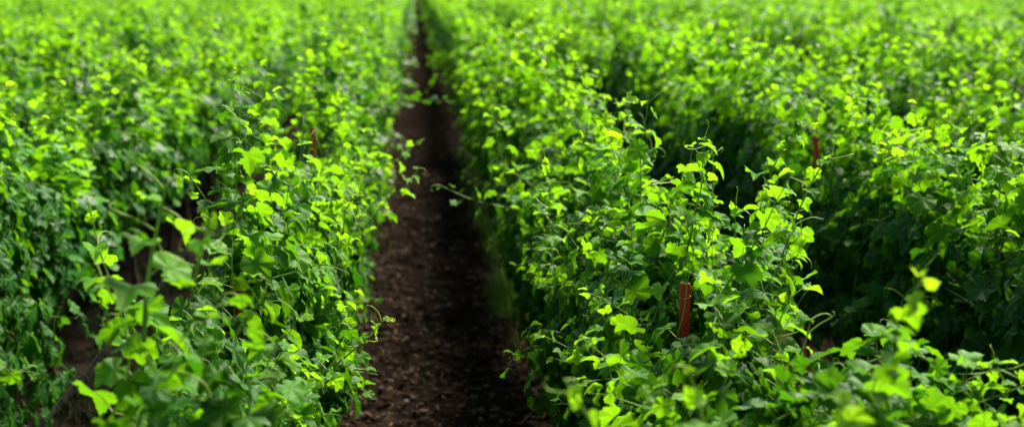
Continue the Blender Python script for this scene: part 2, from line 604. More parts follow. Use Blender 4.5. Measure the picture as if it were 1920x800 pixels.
# ------------------------------------------------------------------ trunks
def trunk_mesh(seed):
    rng = np.random.default_rng(seed)
    mb = MB()
    n = 16
    z = np.linspace(-.05, .93, n)
    ph = rng.uniform(0, 6.28)
    pts = np.stack([.035 * np.sin(z * 5 + ph) + rng.normal(0, .006, n), .04 * np.cos(z * 4 + ph) + rng.normal(0, .006, n), z], 1)
    r = np.interp(z, (-.05, .05, .5, .85, .93), (.055, .038, .030, .036, .04)) * (1 + rng.normal(0, .08, n))
    tube(mb, pts, r, 9)
    for s in (-1, 1):
        m = 14
        u = np.linspace(0, 1, m)
        arm = np.stack([rng.normal(0, .008, m), s * u * .80, .90 + .05 * np.sin(u * 3) + rng.normal(0, .008, m)], 1) + np.array((pts[-1][0], pts[-1][1], 0)) * (1 - u)[:, None]
        tube(mb, arm, np.linspace(.032, .014, m) * (1 + rng.normal(0, .12, m)), 7)
    return mb.mesh('trunk', [M_BARK])


TRUNKS = [trunk_mesh(100 + i) for i in range(4)]


def add_trunk(par, i):
    o = bpy.data.objects.new('trunk', TRUNKS[i % 4])
    C.objects.link(o)
    o.parent = par
    return o


# ------------------------------------------------------------------ the rows
ROW0R, ROW0L, SP, VS = 1.06, -0.82, 1.88, 1.6
HERO_R = 9.8
ROW_START = {('R', 0): 2.3, ('L', 0): 1.6, ('R', 1): 5.8, ('L', 1): 7.2}
rowrng = random.Random(5)
slots = []
for side, x0, sgn in (('R', ROW0R, 1), ('L', ROW0L, -1)):
    for k in range(0, 24):
        X = x0 + sgn * SP * k
        ys = ROW_START.get((side, k))
        off = ys if ys is not None else rowrng.uniform(0, VS)
        if ys is not None and k > 0:
            off = ys % VS
        y = off
        while y < (250 if k < 2 else 112):
            if y > 1.5:
                slots.append((side, k, X, y))
            y += VS
vis = []
for s in slots:
    side, k, X, y = s
    q = proj(X, y, 1.9)
    if q is None:
        continue
    px, py, dep = q
    m = 1.1 * FPX / dep                  # a metre and a bit of margin for what overhangs or shades the frame
    if -m < px < PW + m and (py < PH + .45 * FPX / dep):
        vis.append((math.hypot(X, y), *s, -40 < px < PW + 40))
vis.sort()
near, far = vis[:300], vis[300:]

ORD = ['first', 'second', 'third', 'fourth', 'fifth', 'sixth', 'seventh', 'eighth', 'ninth', 'tenth', 'eleventh', 'twelfth', 'thirteenth', 'fourteenth',
       'fifteenth', 'sixteenth', 'seventeenth', 'eighteenth', 'nineteenth', 'twentieth', 'outermost', 'outermost', 'outermost', 'outermost']
SIDE = {'R': 'right', 'L': 'left'}
HERO_LABEL = {
    ('R', 0, 0): 'broad vine at the bottom right whose leafy shoots arch far out rightwards',
    ('R', 0, 1): 'vine wrapped round the nearest bare red stake, sharp lobed leaves',
    ('R', 0, 2): 'bushy bright vine just behind the nearest red stake, tall thin shoot on top',
    ('R', 0, 3): 'sunlit vine with yellow tips, second one behind the nearest red stake',
    ('L', 0, 0): 'blurred frontmost vine left of the path, cut by the bottom edge',
    ('L', 0, 1): 'soft pale vine at lower left with long bare shoots over the dark gap',
    ('L', 0, 2): 'sharp vine left of the path reaching one tendrilled shoot low over its edge',
    ('L', 0, 3): 'glossy vine midway between the buried red stake head and the thin red stake',
    ('L', 0, 4): 'bright vine directly in front of the thin red stake left of the path',
}

hero_no = 0
hero_vines = []
vine_count = {}
mid_src, far_src = [], []
for i in range(7):
    rng, shs = grow_vine(500 + i, n_shoots=25, top=1.12, low=.4, sprawl=.06, combs=16, lsize=.138, laterals=.6, tendrils=0.0, gap=.072, skirt=430)
    mb = MB()
    put(mb, rng, [s for s in shs], 1, 0, 1, petioles=False)
    mid_src.append(mb.mesh('foliage', [M_LEAF_B, M_STEM]))
high_src = []
for i in range(3):
    rng, shs = grow_vine(560 + i, n_shoots=24, top=1.05, low=1.15, skirt=300, sprawl=.0, combs=10, lsize=.138, laterals=.6, tendrils=0.0, gap=.072)
    mb = MB()
    put(mb, rng, shs, 1, 0, 1, petioles=False)
    high_src.append(mb.mesh('foliage', [M_LEAF_B, M_STEM]))
path_src = []
for i in range(4):
    rng, shs = grow_vine(600 + i, path_side=2, flank=-1, combs=16, sprawl=.15, n_shoots=25, top=1.08, low=.35, low_side=-1, lsize=.138, laterals=.6, tendrils=0.0, gap=.072, skirt=430)
    mb = MB()
    put(mb, rng, shs, 1, 0, 1, petioles=False)
    path_src.append(mb.mesh('foliage', [M_LEAF_B, M_STEM]))
far_arrays = []
for i in range(7):
    rng, shs = grow_vine(700 + i, n_shoots=20, top=1.12, low=.6, sprawl=.06, combs=16, lsize=.15, laterals=.5, tendrils=0.0, gap=.10, skirt=170)
    mb = MB()
    put(mb, rng, shs, 2, 0, 1, petioles=False, stems=False)
    far_src.append(mb.mesh('foliage', [M_LEAF_B]))
    far_arrays.append(mb.arrays())

GROUPS = {(s, k): 'grapevines in the %s row %s of the dirt path' % (ORD[k], SIDE[s]) for s in 'RL' for k in range(24)}
STAKE_Y = {('R', 0): 5.5, ('L', 0): 6.4, ('L', 0, 2): 11.2, ('R', 1): 10.6}


def hero_keep(side, k, X, y0):
    """leaves were torn away round the stake heads by the crews that tied the wires"""
    def f(p):
        for (sx, sy, lo, w) in ((ROW0R, 5.5, 1.70, .075), (ROW0L, 11.2, 1.66, .13), (ROW0R + SP + .09, 10.6, 1.62, .11), (ROW0L, 6.4, 1.63, .05)):
            dx, dy = X + p[0] - sx, y0 + p[1] - sy
            if abs(dx - sx / sy * dy) < w and -4.6 < dy < .05 and p[2] > lo + (CAM_H - lo) / sy * -dy - .02:
                return False
        return True
    return f


for (dist, side, k, X, y, inframe) in near:
    idx = vine_count.get((side, k), 0)
    if inframe or k == 0:
        vine_count[(side, k)] = idx + 1
    hero = dist < HERO_R + (2.0 if k == 0 else 1.4 if side == 'R' and k == 1 else 0) and (k < 2 or inframe) and not (y < 2.0)
    r = random.Random(hash((round(X * 100), round(y * 100))) & 0xffff)
    key = (side, k, idx)
    rowtxt = '%s row %s of the path' % (ORD[k], SIDE[side])
    if key in HERO_LABEL:
        lab = HERO_LABEL[key]
    elif not inframe:
        lab = 'grapevine cut off by the frame, near end of the %s' % rowtxt
    elif idx < 14:
        lab = '%s grapevine, %s from the near end of the %s' % ('leafy' if dist < 13 else ('softly blurred' if dist < 24 else 'blurred bright'), ORD[idx], rowtxt)
    else:
        lab = 'small blurred grapevine well up the slope of rows, in the %s' % rowtxt if False else 'small blurred grapevine deep in the distance, in the %s' % rowtxt
    grp = GROUPS[(side, k)]
    if hero:
        g = empty('grapevine', (X, y, 0))
        tag(g, lab, 'grapevine', grp)
        add_trunk(g, r.randrange(4))
        ls = .134
        if side == 'R' and k == 0:
            rng, shs = grow_vine(1000 + hero_no, n_shoots=28, lsize=ls, path_side=2, flank=-1, combs=18, low_side=-1, low=.3, top=1.02 if idx > 1 else .95 if idx == 1 else .66, laterals=.75, sprawl=.30, skirt=620)
        elif side == 'L' and k == 0:
            rng, shs = grow_vine(1000 + hero_no, n_shoots=28, lsize=ls, path_side=2, flank=1, thin=-1, combs=18, low_side=1, low=.3, top=1.22 if idx > 1 else .70, laterals=.75, sprawl=.28, skirt=620)
        else:
            rng, shs = grow_vine(1000 + hero_no, n_shoots=28, lsize=ls, top=1.12, laterals=.65, skirt=620, sprawl=.06, combs=16, low=.62 if side == 'R' and 8.4 < y < 11.5 else .25)
        kp = hero_keep(side, k, X, y)
        body = shs[-1:]
        rest = sorted(shs[:-1], key=lambda s: -(s.pts[-1][2] + .35 * abs(s.pts[-1][0])))
        free, inner = rest[:7], rest[7:]
        mb = MB()
        put(mb, rng, inner + body, 0, 0, 1, keep=kp)
        mb.build('foliage', [M_LEAF, M_STEM], g)
        tn = [t for s in inner for t in s.tend]
        for t in tn[:10]:
            if kp(t[0]):
                m2 = MB()
                tube(m2, t, np.linspace(.0025, .0012, len(t)), 3)
                m2.build('tendril', [M_TENDRIL], g)
        for s in free:
            if not kp(s.pts[-1]) or not kp(s.pts[int(len(s.pts) * .8)]):
                continue
            m1 = MB()
            tube(m1, s.pts, np.linspace(s.r0, s.r0 * .35, len(s.pts)), 5)
            so = m1.build('shoot', [M_STEM], g)
            m3 = MB()
            put(m3, rng, [s], 0, 0, 1, stems=False, keep=kp)
            if m3.n:
                m3.build('foliage', [M_LEAF, M_STEM], so)
            for t in s.tend[:3]:
                m2 = MB()
                tube(m2, t, np.linspace(.0026, .0012, len(t)), 3)
                m2.build('tendril', [M_TENDRIL], so)
        hero_vines.append((g, side, k, idx, X, y))
        hero_no += 1
    elif dist < 25:
        g = empty('grapevine', (X, y, 0), math.pi * r.randrange(2) + r.uniform(-.05, .05))
        sc_ = r.uniform(.86, 1.12)
        g.scale = (r.uniform(.92, 1.1), 1.0, sc_)
        tag(g, lab, 'grapevine', grp)
        if k == 0:
            g.rotation_euler = (0, 0, 0 if side == 'R' else math.pi)
        o = bpy.data.objects.new('foliage', path_src[r.randrange(4)] if k == 0 else high_src[r.randrange(3)] if (side, k) == ('L', 1) and y < 17 else mid_src[r.randrange(len(mid_src))])
        C.objects.link(o)
        o.parent = g
        add_trunk(g, r.randrange(4))
    else:
        g = empty('grapevine', (X, y, 0), math.pi * r.randrange(2) + r.uniform(-.05, .05))
        g.scale = (r.uniform(.85, 1.15), 1.0, r.choice((r.uniform(.82, .95), r.uniform(.95, 1.05), r.uniform(1.0, 1.16))))
        tag(g, lab, 'grapevine', grp)
        o = bpy.data.objects.new('foliage', far_src[r.randrange(len(far_src))])
        C.objects.link(o)
        o.parent = g
        add_trunk(g, r.randrange(4))

# vines past the nearest three hundred
rf = np.random.default_rng(9)
mb = MB()
for (dist, side, k, X, y, inframe) in far:
    v, f, m, t, l = far_arrays[rf.integers(0, len(far_arrays))]
    s = rf.choice((-1, 1))
    w = v * np.array((s * rf.uniform(.85, 1.15), s, rf.uniform(.84, 1.14))) + np.array((X, y, 0))
    mb.add(w, f, 0, t, l)
o = mb.build('distant_grapevines', [M_LEAF_B])
tag(o, 'mass of distant blurred vine rows filling the top of the picture', 'grapevines', kind='stuff')

# ------------------------------------------------------------------ single shoots that stand out in the photograph
def hero_of(side, k, y):
    return min((h for h in hero_vines if h[1] == side and h[2] == k), key=lambda h: abs(h[5] - y))[0]


def bez(pts, n):
    pts = [np.asarray(p, float) for p in pts]
    out = []
    for i in range(len(pts) - 1):
        p0 = pts[max(i - 1, 0)]
        p1, p2 = pts[i], pts[i + 1]
        p3 = pts[min(i + 2, len(pts) - 1)]
        for q in range(n):
            u = q / n
            out.append(.5 * ((2 * p1) + (-p0 + p2) * u + (2 * p0 - 5 * p1 + 4 * p2 - p3) * u * u + (-p0 + 3 * p1 - 3 * p2 + p3) * u ** 3))
    out.append(pts[-1])
    return np.array(out)


def special(side, k, pix, Y, seed, lsize=.09, gap=.075, lat=.0, young=.8, fade=.35, r0=.0048, tendrils=.45, ys=None):
    """pix: photograph spots from the root of the shoot to its tip, measured in the plane Y (or at the depths ys)"""
    rng = np.random.default_rng(seed)
    W = bez([P(a, b, (ys[i] if ys else Y)) for i, (a, b) in enumerate(pix)], 7)
    g = hero_of(side, k, Y)
    W = W - np.array(g.location)
    sh = Shoot(W, r0)
    sh.free = True
    leaves_on(rng, sh, lsize, gap, lat, fade=fade, tendrils=tendrils, young=young)
    m1 = MB()
    tube(m1, W, np.linspace(r0, r0 * .4, len(W)), 6)
    so = m1.build('shoot', [M_STEM], g)
    m3 = MB()
    put(m3, rng, [sh], 0, 0, 1, stems=False)
    m3.build('foliage', [M_LEAF, M_STEM], so)
    end = W[-1]
    tl = sh.tend[:6] + [tendril_line(rng, end, nrm(W[-1] - W[-4] + rng.normal(0, .02, 3)), rng.uniform(.06, .11))]
    for t in tl:
        m2 = MB()
        tube(m2, t, np.linspace(.0028, .0013, len(t)), 4)
        m2.build('tendril', [M_TENDRIL], so)


# right of the path
special('R', 0, [(1325, 520), (1330, 430), (1337, 350), (1336, 290), (1322, 255)], 6.3, 1, lsize=.085, gap=.075)
special('R', 0, [(1420, 640), (1418, 560), (1425, 480), (1440, 420)], 5.4, 2, lsize=.10)
special('R', 0, [(1440, 560), (1470, 470), (1500, 390), (1535, 320), (1560, 290)], 5.6, 3, lsize=.10, lat=.3)
special('R', 0, [(1440, 520), (1450, 440), (1440, 350), (1475, 270), (1530, 225)], 6.4, 4, lsize=.11, lat=.3)
special('R', 0, [(1040, 520), (1030, 430), (1030, 360), (1022, 300)], 6.9, 5, lsize=.10, lat=.4)
special('R', 0, [(1120, 500), (1130, 430), (1180, 370), (1222, 345)], 6.6, 6, lsize=.08)
special('R', 0, [(950, 330), (935, 270), (925, 210), (930, 170)], 9.3, 7, lsize=.10)
special('R', 0, [(1060, 260), (1090, 200), (1098, 150), (1095, 125)], 9.8, 8, lsize=.10)
special('R', 0, [(1120, 330), (1150, 250), (1175, 200), (1180, 185)], 9.0, 9, lsize=.12, lat=.4)
special('R', 0, [(1000, 400), (930, 385), (880, 372), (825, 347)], 9.5, 10, lsize=.10, lat=.4, young=.3, tendrils=0)
special('R', 0, [(1160, 420), (1190, 350), (1215, 290), (1230, 275)], 8.0, 11, lsize=.09, lat=.4)
special('R', 0, [(1520, 720), (1600, 690), (1700, 660), (1790, 700), (1900, 690)], 4.5, 12, lsize=.11, lat=1., gap=.035, young=.5)
special('R', 0, [(1450, 790), (1560, 740), (1680, 730), (1800, 760), (1925, 720)], 4.2, 13, lsize=.11, lat=1., gap=.035, young=.5)
special('R', 0, [(1400, 830), (1560, 790), (1700, 790), (1850, 800), (1960, 760)], 4.0, 14, lsize=.11, lat=1., gap=.035, young=.5)
special('R', 0, [(1480, 740), (1490, 690), (1510, 640), (1520, 600)], 4.6, 15, lsize=.055, gap=.06)
special('R', 0, [(1200, 860), (1120, 800), (1090, 760), (1060, 712)], 3.2, 16, lsize=.10, gap=.055)
special('R', 0, [(1300, 860), (1320, 800), (1305, 740), (1290, 690)], 3.3, 17, lsize=.10, gap=.055)
special('R', 0, [(1680, 850), (1740, 780), (1800, 720), (1870, 690)], 4.2, 18, lsize=.11, lat=1., gap=.035, young=.5)
for q, (bx, by, tx, ty, yy) in enumerate(((1330, 600, 1290, 430, 5.9), (1370, 600, 1380, 380, 6.0), (1400, 620, 1430, 360, 5.8), (1440, 620, 1490, 400, 5.7), (1400, 640, 1500, 470, 5.5),
                                          (1350, 560, 1270, 400, 6.6), (1300, 560, 1230, 420, 6.8), (1420, 560, 1460, 330, 6.3), (1250, 560, 1180, 440, 6.4), (1420, 700, 1480, 560, 5.0),
                                          (1180, 520, 1100, 400, 7.0), (1150, 560, 1060, 430, 6.5), (1240, 480, 1330, 400, 7.2))):
    special('R', 0, [(bx, by), (bx * .7 + tx * .3 + 6, by * .7 + ty * .3), (bx * .3 + tx * .7, by * .3 + ty * .7), (tx, ty)], yy, 200 + q, lsize=.115, lat=1.0, gap=.045, young=.9, fade=.25, tendrils=.2)
# second row right
special('R', 1, [(1880, 520), (1875, 450), (1845, 380), (1840, 300)], 7.3, 20, lsize=.085, gap=.055)
special('R', 1, [(1920, 560), (1910, 480), (1895, 420), (1850, 350)], 7.0, 21, lsize=.105, lat=.5)
special('R', 1, [(1560, 460), (1640, 380), (1710, 320), (1770, 280)], 8.4, 22, lsize=.13, lat=.8, gap=.05)
special('R', 1, [(1600, 480), (1670, 400), (1720, 370), (1760, 300)], 8.2, 23, lsize=.13, lat=.8, gap=.05)
special('R', 1, [(1640, 560), (1655, 480), (1650, 400), (1655, 340)], 8.0, 24, lsize=.09, lat=.3)
special('R', 1, [(1700, 620), (1690, 570), (1720, 540), (1760, 600)], 6.9, 25, lsize=.09, lat=.4)
for q, (bx, by, tx, ty, yy) in enumerate(((1640, 560, 1600, 400, 8.6), (1700, 600, 1680, 420, 8.0), (1740, 600, 1740, 400, 7.8), (1790, 640, 1800, 470, 7.5), (1850, 660, 1850, 500, 7.2),
                                          (1660, 520, 1720, 350, 8.3), (1620, 520, 1560, 420, 8.9), (1760, 660, 1720, 520, 7.3), (1880, 600, 1900, 420, 7.1))):
    special('R', 1, [(bx, by), (bx * .7 + tx * .3 + 6, by * .7 + ty * .3), (bx * .3 + tx * .7, by * .3 + ty * .7), (tx, ty)], yy, 300 + q, lsize=.125, lat=1.0, gap=.045, young=.8, fade=.25, tendrils=.2)
# left of the path
special('L', 0, [(270, 640), (275, 540), (292, 440), (312, 345)], 4.0, 30, lsize=.15, gap=.075, r0=.008, young=.55, fade=.7)
special('L', 0, [(290, 680), (235, 590), (190, 480), (172, 405)], 4.7, 31, lsize=.14, gap=.08, r0=.0055, young=.6, fade=.6)
special('L', 0, [(360, 560), (375, 480), (390, 440), (378, 425)], 3.9, 32, lsize=.13, gap=.07, r0=.0065, young=.6, fade=.5)
special('L', 0, [(560, 720), (620, 690), (680, 640), (722, 598)], 5.8, 33, lsize=.095, gap=.055, lat=.4, tendrils=.3)
special('L', 0, [(420, 470), (400, 400), (370, 350), (352, 325)], 6.6, 34, lsize=.095, gap=.055, lat=.4)
special('L', 0, [(445, 420), (443, 350), (447, 300), (452, 270)], 7.4, 35, lsize=.08)
special('L', 0, [(560, 420), (575, 360), (590, 320), (585, 295)], 7.0, 36, lsize=.09, lat=.2)
special('L', 0, [(600, 470), (640, 440), (648, 395), (670, 365)], 6.8, 37, lsize=.08)
special('L', 0, [(500, 300), (492, 220), (498, 150), (502, 112)], 9.6, 38, lsize=.11, lat=.2)
special('L', 0, [(690, 420), (730, 370), (760, 350), (785, 315)], 8.8, 39, lsize=.12, lat=.5, tendrils=0)
special('L', 0, [(680, 360), (710, 310), (745, 300), (782, 268)], 9.6, 40, lsize=.12, lat=.5, tendrils=0)
special('L', 0, [(200, 800), (240, 700), (230, 600), (190, 520)], 4.1, 41, lsize=.115, lat=.7, gap=.06, young=.4)
special('L', 0, [(440, 860), (470, 740), (440, 640), (490, 560)], 3.9, 42, lsize=.12, lat=.9, gap=.05, young=.3)
special('L', 0, [(330, 860), (330, 740), (290, 690), (260, 640)], 4.0, 43, lsize=.12, lat=.9, gap=.05, young=.3)
special('L', 0, [(400, 860), (400, 740), (370, 640), (400, 580)], 3.9, 44, lsize=.12, lat=.9, gap=.05, young=.3)
special('L', 0, [(250, 860), (270, 760), (330, 690), (350, 640)], 3.7, 45, lsize=.12, lat=.9, gap=.05, young=.3)
special('L', 0, [(520, 860), (540, 780), (500, 700), (520, 640)], 4.3, 46, lsize=.12, lat=.8, gap=.05, young=.3)
special('L', 0, [(700, 230), (740, 190), (790, 190), (835, 188)], 13.5, 47, lsize=.12, lat=.5, young=.0, tendrils=0)


# ------------------------------------------------------------------ stakes
def add_box(mb, c, s, mat=0):
    x, y, z = [a / 2 for a in s]
    v = np.array([(i * x, j * y, k * z) for i in (-1, 1) for j in (-1, 1) for k in (-1, 1)]) + np.array(c)
    q = [(0, 1, 3, 2), (4, 6, 7, 5), (0, 4, 5, 1), (2, 3, 7, 6), (0, 2, 6, 4), (1, 5, 7, 3)]
    f = [t for a in q for t in ((a[0], a[1], a[2]), (a[0], a[2], a[3]))]
    mb.add(v, f, mat)


def stake(X, Y, h, label, arm=True, tie=True, rz=0.0, cut=0.0):
    g = empty('vineyard_stake', (X, Y, 0), rz)
    tag(g, label, 'stake', 'red steel stakes standing in the vine rows')
    # a rolled steel channel: flat front, two folded flanges, small studs
    mb = MB()
    w, d, t = .036, .03, .0035
    prof = [(-w / 2, 0), (w / 2, 0), (w / 2 + .002, d), (w / 2 - t, d), (w / 2 - t, t), (-w / 2 + t, t), (-w / 2 + t, d), (-w / 2 - .002, d)]
    n = len(prof)
    zs = [-.3, .0, h * .5, h - .01, h]
    v = [(x * (1 - .04 * (i == 4)), y - .015, z + (.004 if i == 4 and x < 0 else 0)) for i, z in enumerate(zs) for x, y in prof]
    f = []
    for i in range(len(zs) - 1):
        for j in range(n):
            a, b = i * n + j, i * n + (j + 1) % n
            f += [(a, b, b + n), (a, b + n, a + n)]
    top = (len(zs) - 1) * n
    for a, b, c in ((0, 1, 4), (0, 4, 5), (1, 2, 3), (1, 3, 4), (0, 5, 6), (0, 6, 7)):
        f.append((top + a, top + b, top + c))
    mb.add(v, f)
    mb.build('shaft', [M_RUST], g, smooth=False)
    if tie:
        m2 = MB()
        zt = h - .055
        a = np.linspace(0, 2 * math.pi, 25)
        ring = np.stack([.0215 * np.cos(a), .0185 * np.sin(a), zt + .006 * np.sin(a * 1 + 1)], 1)
        tube(m2, ring, .0017, 4)
        m2.build('tie', [M_TIE], g)
    if arm:
        m3 = MB()
        add_box(m3, (-.06, -.022, 1.53), (.26, .008, .032))
        add_box(m3, (-.06, -.034, 1.5445), (.26, .016, .004))
        m3.build('crossarm', [M_RUST], g, smooth=False)
    return g


stake(ROW0R, 5.5, 1.90, 'nearest rust red stake, bare top with a thin yellow tie, right of path')
stake(ROW0L, 6.4, 1.70, 'red stake top almost buried in the blurred lower left vine', rz=.05)
stake(ROW0L, 11.2, 1.94, 'thin dark red stake rising from the vine row left of the path', tie=False)
stake(ROW0R + SP + .09, 10.6, 1.91, 'bright red stake in the second row right of path, above dark gap', tie=False)
stake(ROW0R + 3 * SP, 20.5, 2.12, 'distant blurred red stake in the fourth row right of the path', tie=False, arm=False)
stake(ROW0R + 4 * SP, 21.0, 2.12, 'distant red stake in the fifth row, near right edge', tie=False, arm=False)
stake(ROW0R + 6 * SP, 34.5, 2.25, 'tiny blurred red stake in the seventh row right of the path', tie=False, arm=False)
stake(ROW0R + 7 * SP, 35.6, 2.25, 'faint tiny red stake far off near the upper right corner', tie=False, arm=False)


# ------------------------------------------------------------------ wires and hoses
def line(name, label, cat, group, X, z, r, mat, y0=1.5, y1=60, sag=.012, bend=0.0):
    mb = MB()
    ys = np.arange(y0, y1, .4)
    pts = np.stack([X + bend * np.sin(ys * 1.3), ys, z - sag * (1 - np.cos(ys / 4.8 * 2 * math.pi)) / 2], 1)
    tube(mb, pts, r, 6)
    return tag(mb.build(name, [mat]), label, cat, group)


G_W = 'steel wires strung along the vine rows'
line('trellis_wire', 'pale steel wire along the path side of the first row right of the path', 'wire', G_W, ROW0R - .2, 1.55, .0016, M_WIRE)
line('trellis_wire', 'steel wire along the far side of the first row right of the path', 'wire', G_W, ROW0R + .2, 1.55, .0016, M_WIRE)
line('trellis_wire', 'light wire slanting across the second row right of path, above the leaves', 'wire', G_W, ROW0R + SP - .2, 1.52, .0019, M_WIRE)
line('trellis_wire', 'steel wire along the path side of the first row left of the path', 'wire', G_W, ROW0L + .2, 1.55, .0016, M_WIRE)
line('trellis_wire', 'steel wire along the far side of the first row left of the path', 'wire', G_W, ROW0L - .2, 1.55, .0016, M_WIRE)
G_H = 'black drip hoses hung low under the vine rows'
line('drip_hose', 'upper of two black hoses in the dark gap at lower left', 'hose', G_H, ROW0L - SP + .36, .40, .0065, M_HOSE, sag=.03)
line('drip_hose', 'lower of two black hoses in the dark gap at lower left', 'hose', G_H, ROW0L - SP + .33, .33, .006, M_HOSE, sag=.04)
line('drip_hose', 'black drip hose seen through the dark gap beneath the second row at right', 'hose', G_H, ROW0R + SP - .06, .46, .009, M_HOSE, sag=.03)

# ------------------------------------------------------------------ ground, path
mb = MB()
mb.add([(-300, -60, 0), (300, -60, 0), (300, 500, 0), (-300, 500, 0)], [(0, 1, 2), (0, 2, 3)])
tag(mb.build('ground', [M_SOIL], smooth=False), 'dark bare soil between and beneath the vine rows', kind='structure')


def vnoise(x, y, seed):
    """smooth lattice noise on arrays"""
    r = np.random.default_rng(seed).uniform(-1, 1, (64, 64))
    xi, yi = np.floor(x).astype(int), np.floor(y).astype(int)
    fx, fy = x - xi, y - yi
    fx, fy = fx * fx * (3 - 2 * fx), fy * fy * (3 - 2 * fy)
    g = lambda a, b: r[a % 64, b % 64]
    return (g(xi, yi) * (1 - fx) + g(xi + 1, yi) * fx) * (1 - fy) + (g(xi, yi + 1) * (1 - fx) + g(xi + 1, yi + 1) * fx) * fy


PX0, PX1 = -1.15, 1.45


def path_h(x, y):
    h = .016 + .022 * vnoise(x * 3, y * 2.2, 1) + .018 * vnoise(x * 9, y * 8, 2) + .008 * vnoise(x * 31, y * 27, 3) + .005 * vnoise(x * 70, y * 64, 4)
    c = np.maximum(vnoise(x * 17 + 9, y * 15, 5) - .2, 0) * .07      # clods
    h = h + c + .03
    e = np.clip(np.minimum(x - PX0, PX1 - x) / .25, 0, 1)
    return .004 + (h - .004) * e


def strip(y0, y1, st):
    xs = np.arange(PX0, PX1 + 1e-6, (PX1 - PX0) / round((PX1 - PX0) / st))
    ys = np.linspace(y0, y1, int((y1 - y0) / st) + 1)
    X, Y = np.meshgrid(xs, ys)
    Z = path_h(X, Y)
    n, m = len(ys), len(xs)
    v = np.stack([X, Y, Z], -1).reshape(-1, 3)
    i = (np.arange(n - 1)[:, None] * m + np.arange(m - 1)[None]).ravel()
    f = np.concatenate([np.stack([i, i + 1, i + m + 1], 1), np.stack([i, i + m + 1, i + m], 1)])
    return v, f


mb = MB()
for a in ((1.0, 8, .06), (8, 18, .018), (18, 45, .05), (45, 130, .2), (130, 260, 1.0)):
    mb.add(*strip(*a))
tag(mb.build('path', [M_SOIL]), 'dark dirt path running straight between the two middle vine rows', kind='structure')


def blob(rng, r, sq=(1, 1, .6), seg=7, rings=5):
    v = [(0, 0, 1.0)]
    for i in range(1, rings):
        a = math.pi * i / rings
        for j in range(seg):
            b = 2 * math.pi * (j + .5 * (i % 2)) / seg
            v.append((math.sin(a) * math.cos(b), math.sin(a) * math.sin(b), math.cos(a)))
    v.append((0, 0, -1.0))
    v = np.array(v) * (1 + rng.normal(0, .13, (len(v), 1)))
    f = [(0, 1 + j, 1 + (j + 1) % seg) for j in range(seg)]
    for i in range(rings - 2):
        for j in range(seg):
            a, b = 1 + i * seg + j, 1 + i * seg + (j + 1) % seg
            f += [(a, a + seg, b + seg), (a, b + seg, b)]
    e = len(v) - 1
    f += [(e, 1 + (rings - 2) * seg + (j + 1) % seg, 1 + (rings - 2) * seg + j) for j in range(seg)]
    return v * r * np.array(sq), np.array(f)


def rotz(v, a):
    c, s = math.cos(a), math.sin(a)
    return v @ np.array(((c, s, 0), (-s, c, 0), (0, 0, 1)))


rng = np.random.default_rng(21)


def ph1(x, y):
    return float(path_h(np.array([x]), np.array([y]))[0])


def ground_at(px, py):
    d = CM @ Vector(((px - PW / 2) / FPX, (PH / 2 - py) / FPX, -1))
    t = (.04 - CAM_H) / d.z
    return d.x * t, d.y * t


def stone(px, py, r, mat, label, sq=(1, .8, .55), seed=0, name='stone', cat='stone'):
    rg = np.random.default_rng(seed)
    x, y = ground_at(px, py)
    mb = MB()
    v, f = blob(rg, r, sq, 14, 9)
    v = v * (1 + .06 * np.sin(v[:, :1] * 60 / max(r, .01) * .05 + 1))
    mb.add(v, f)
    o = mb.build(name, [mat])
    o.location = (x, y, ph1(x, y) + r * sq[2] * .3)
    o.rotation_euler = (0, 0, rg.uniform(0, 3))
    tag(o, label, cat)


stone(740, 681, .036, M_STONE2, 'reddish stone lying at the left edge of the dirt path', seed=1)
stone(903, 771, .034, M_STONE, 'pale rounded stone at the bottom of the dirt path', seed=2)
stone(893, 578, .030, M_STONE, 'small pale angular stone on the right half of the path', seed=3, sq=(1, .6, .5))
stone(820, 411, .040, M_STONE, 'flat grey stone in the middle of the path further back', seed=4, sq=(1, .8, .35))
stone(862, 398, .12, M_CLOD, 'big dark lump of earth at the right side of the path', seed=5, sq=(1, .7, .5), name='soil_clod', cat='clod')

# loose pebbles and crumbs of soil
mb = MB()
for i in range(6500):
    y = 8.5 + rng.random() ** 1.6 * 22
    x = rng.uniform(-.95, 1.25)
    r = abs(rng.normal(0, .012)) + .006 + (.018 * rng.random() if rng.random() < .12 else 0)
    v, f = blob(rng, r, (1, rng.uniform(.6, 1), rng.uniform(.45, .8)), 5, 4)
    mb.add(rotz(v, rng.uniform(0, 6.3)) + np.array((x, y, ph1(x, y) + r * .2)), f, 0 if rng.random() < .9 else (1 if rng.random() < .6 else 2))
tag(mb.build('pebbles', [M_CLOD, M_STONE, M_STONE2], smooth=False), 'small stones and crumbs of earth scattered on the path', 'pebbles', kind='stuff')


# straw and bits of dead leaf
def chip(mb, x, y, ln, w, a, mat, lift=.003, bend=.0):
    n = 5
    u = np.linspace(-.5, .5, n)
    cx, sx = math.cos(a), math.sin(a)
    px = x + u * ln * cx - bend * (u * u) * sx * ln
    py = y + u * ln * sx + bend * (u * u) * cx * ln
    z = path_h(px, py) + lift + .006 * rng.random()
    z = np.maximum(z, z.max() - .012) 
    nx, ny = -sx * w / 2, cx * w / 2
    wd = np.sin((u + .5) * math.pi) * .7 + .3
    v = np.concatenate([np.stack([px + nx * wd, py + ny * wd, z], 1), np.stack([px - nx * wd, py - ny * wd, z + w * .3], 1)])
    f = []
    for i in range(n - 1):
        f += [(i, i + 1, n + i + 1), (i, n + i + 1, n + i)]
    mb.add(v, f, mat)


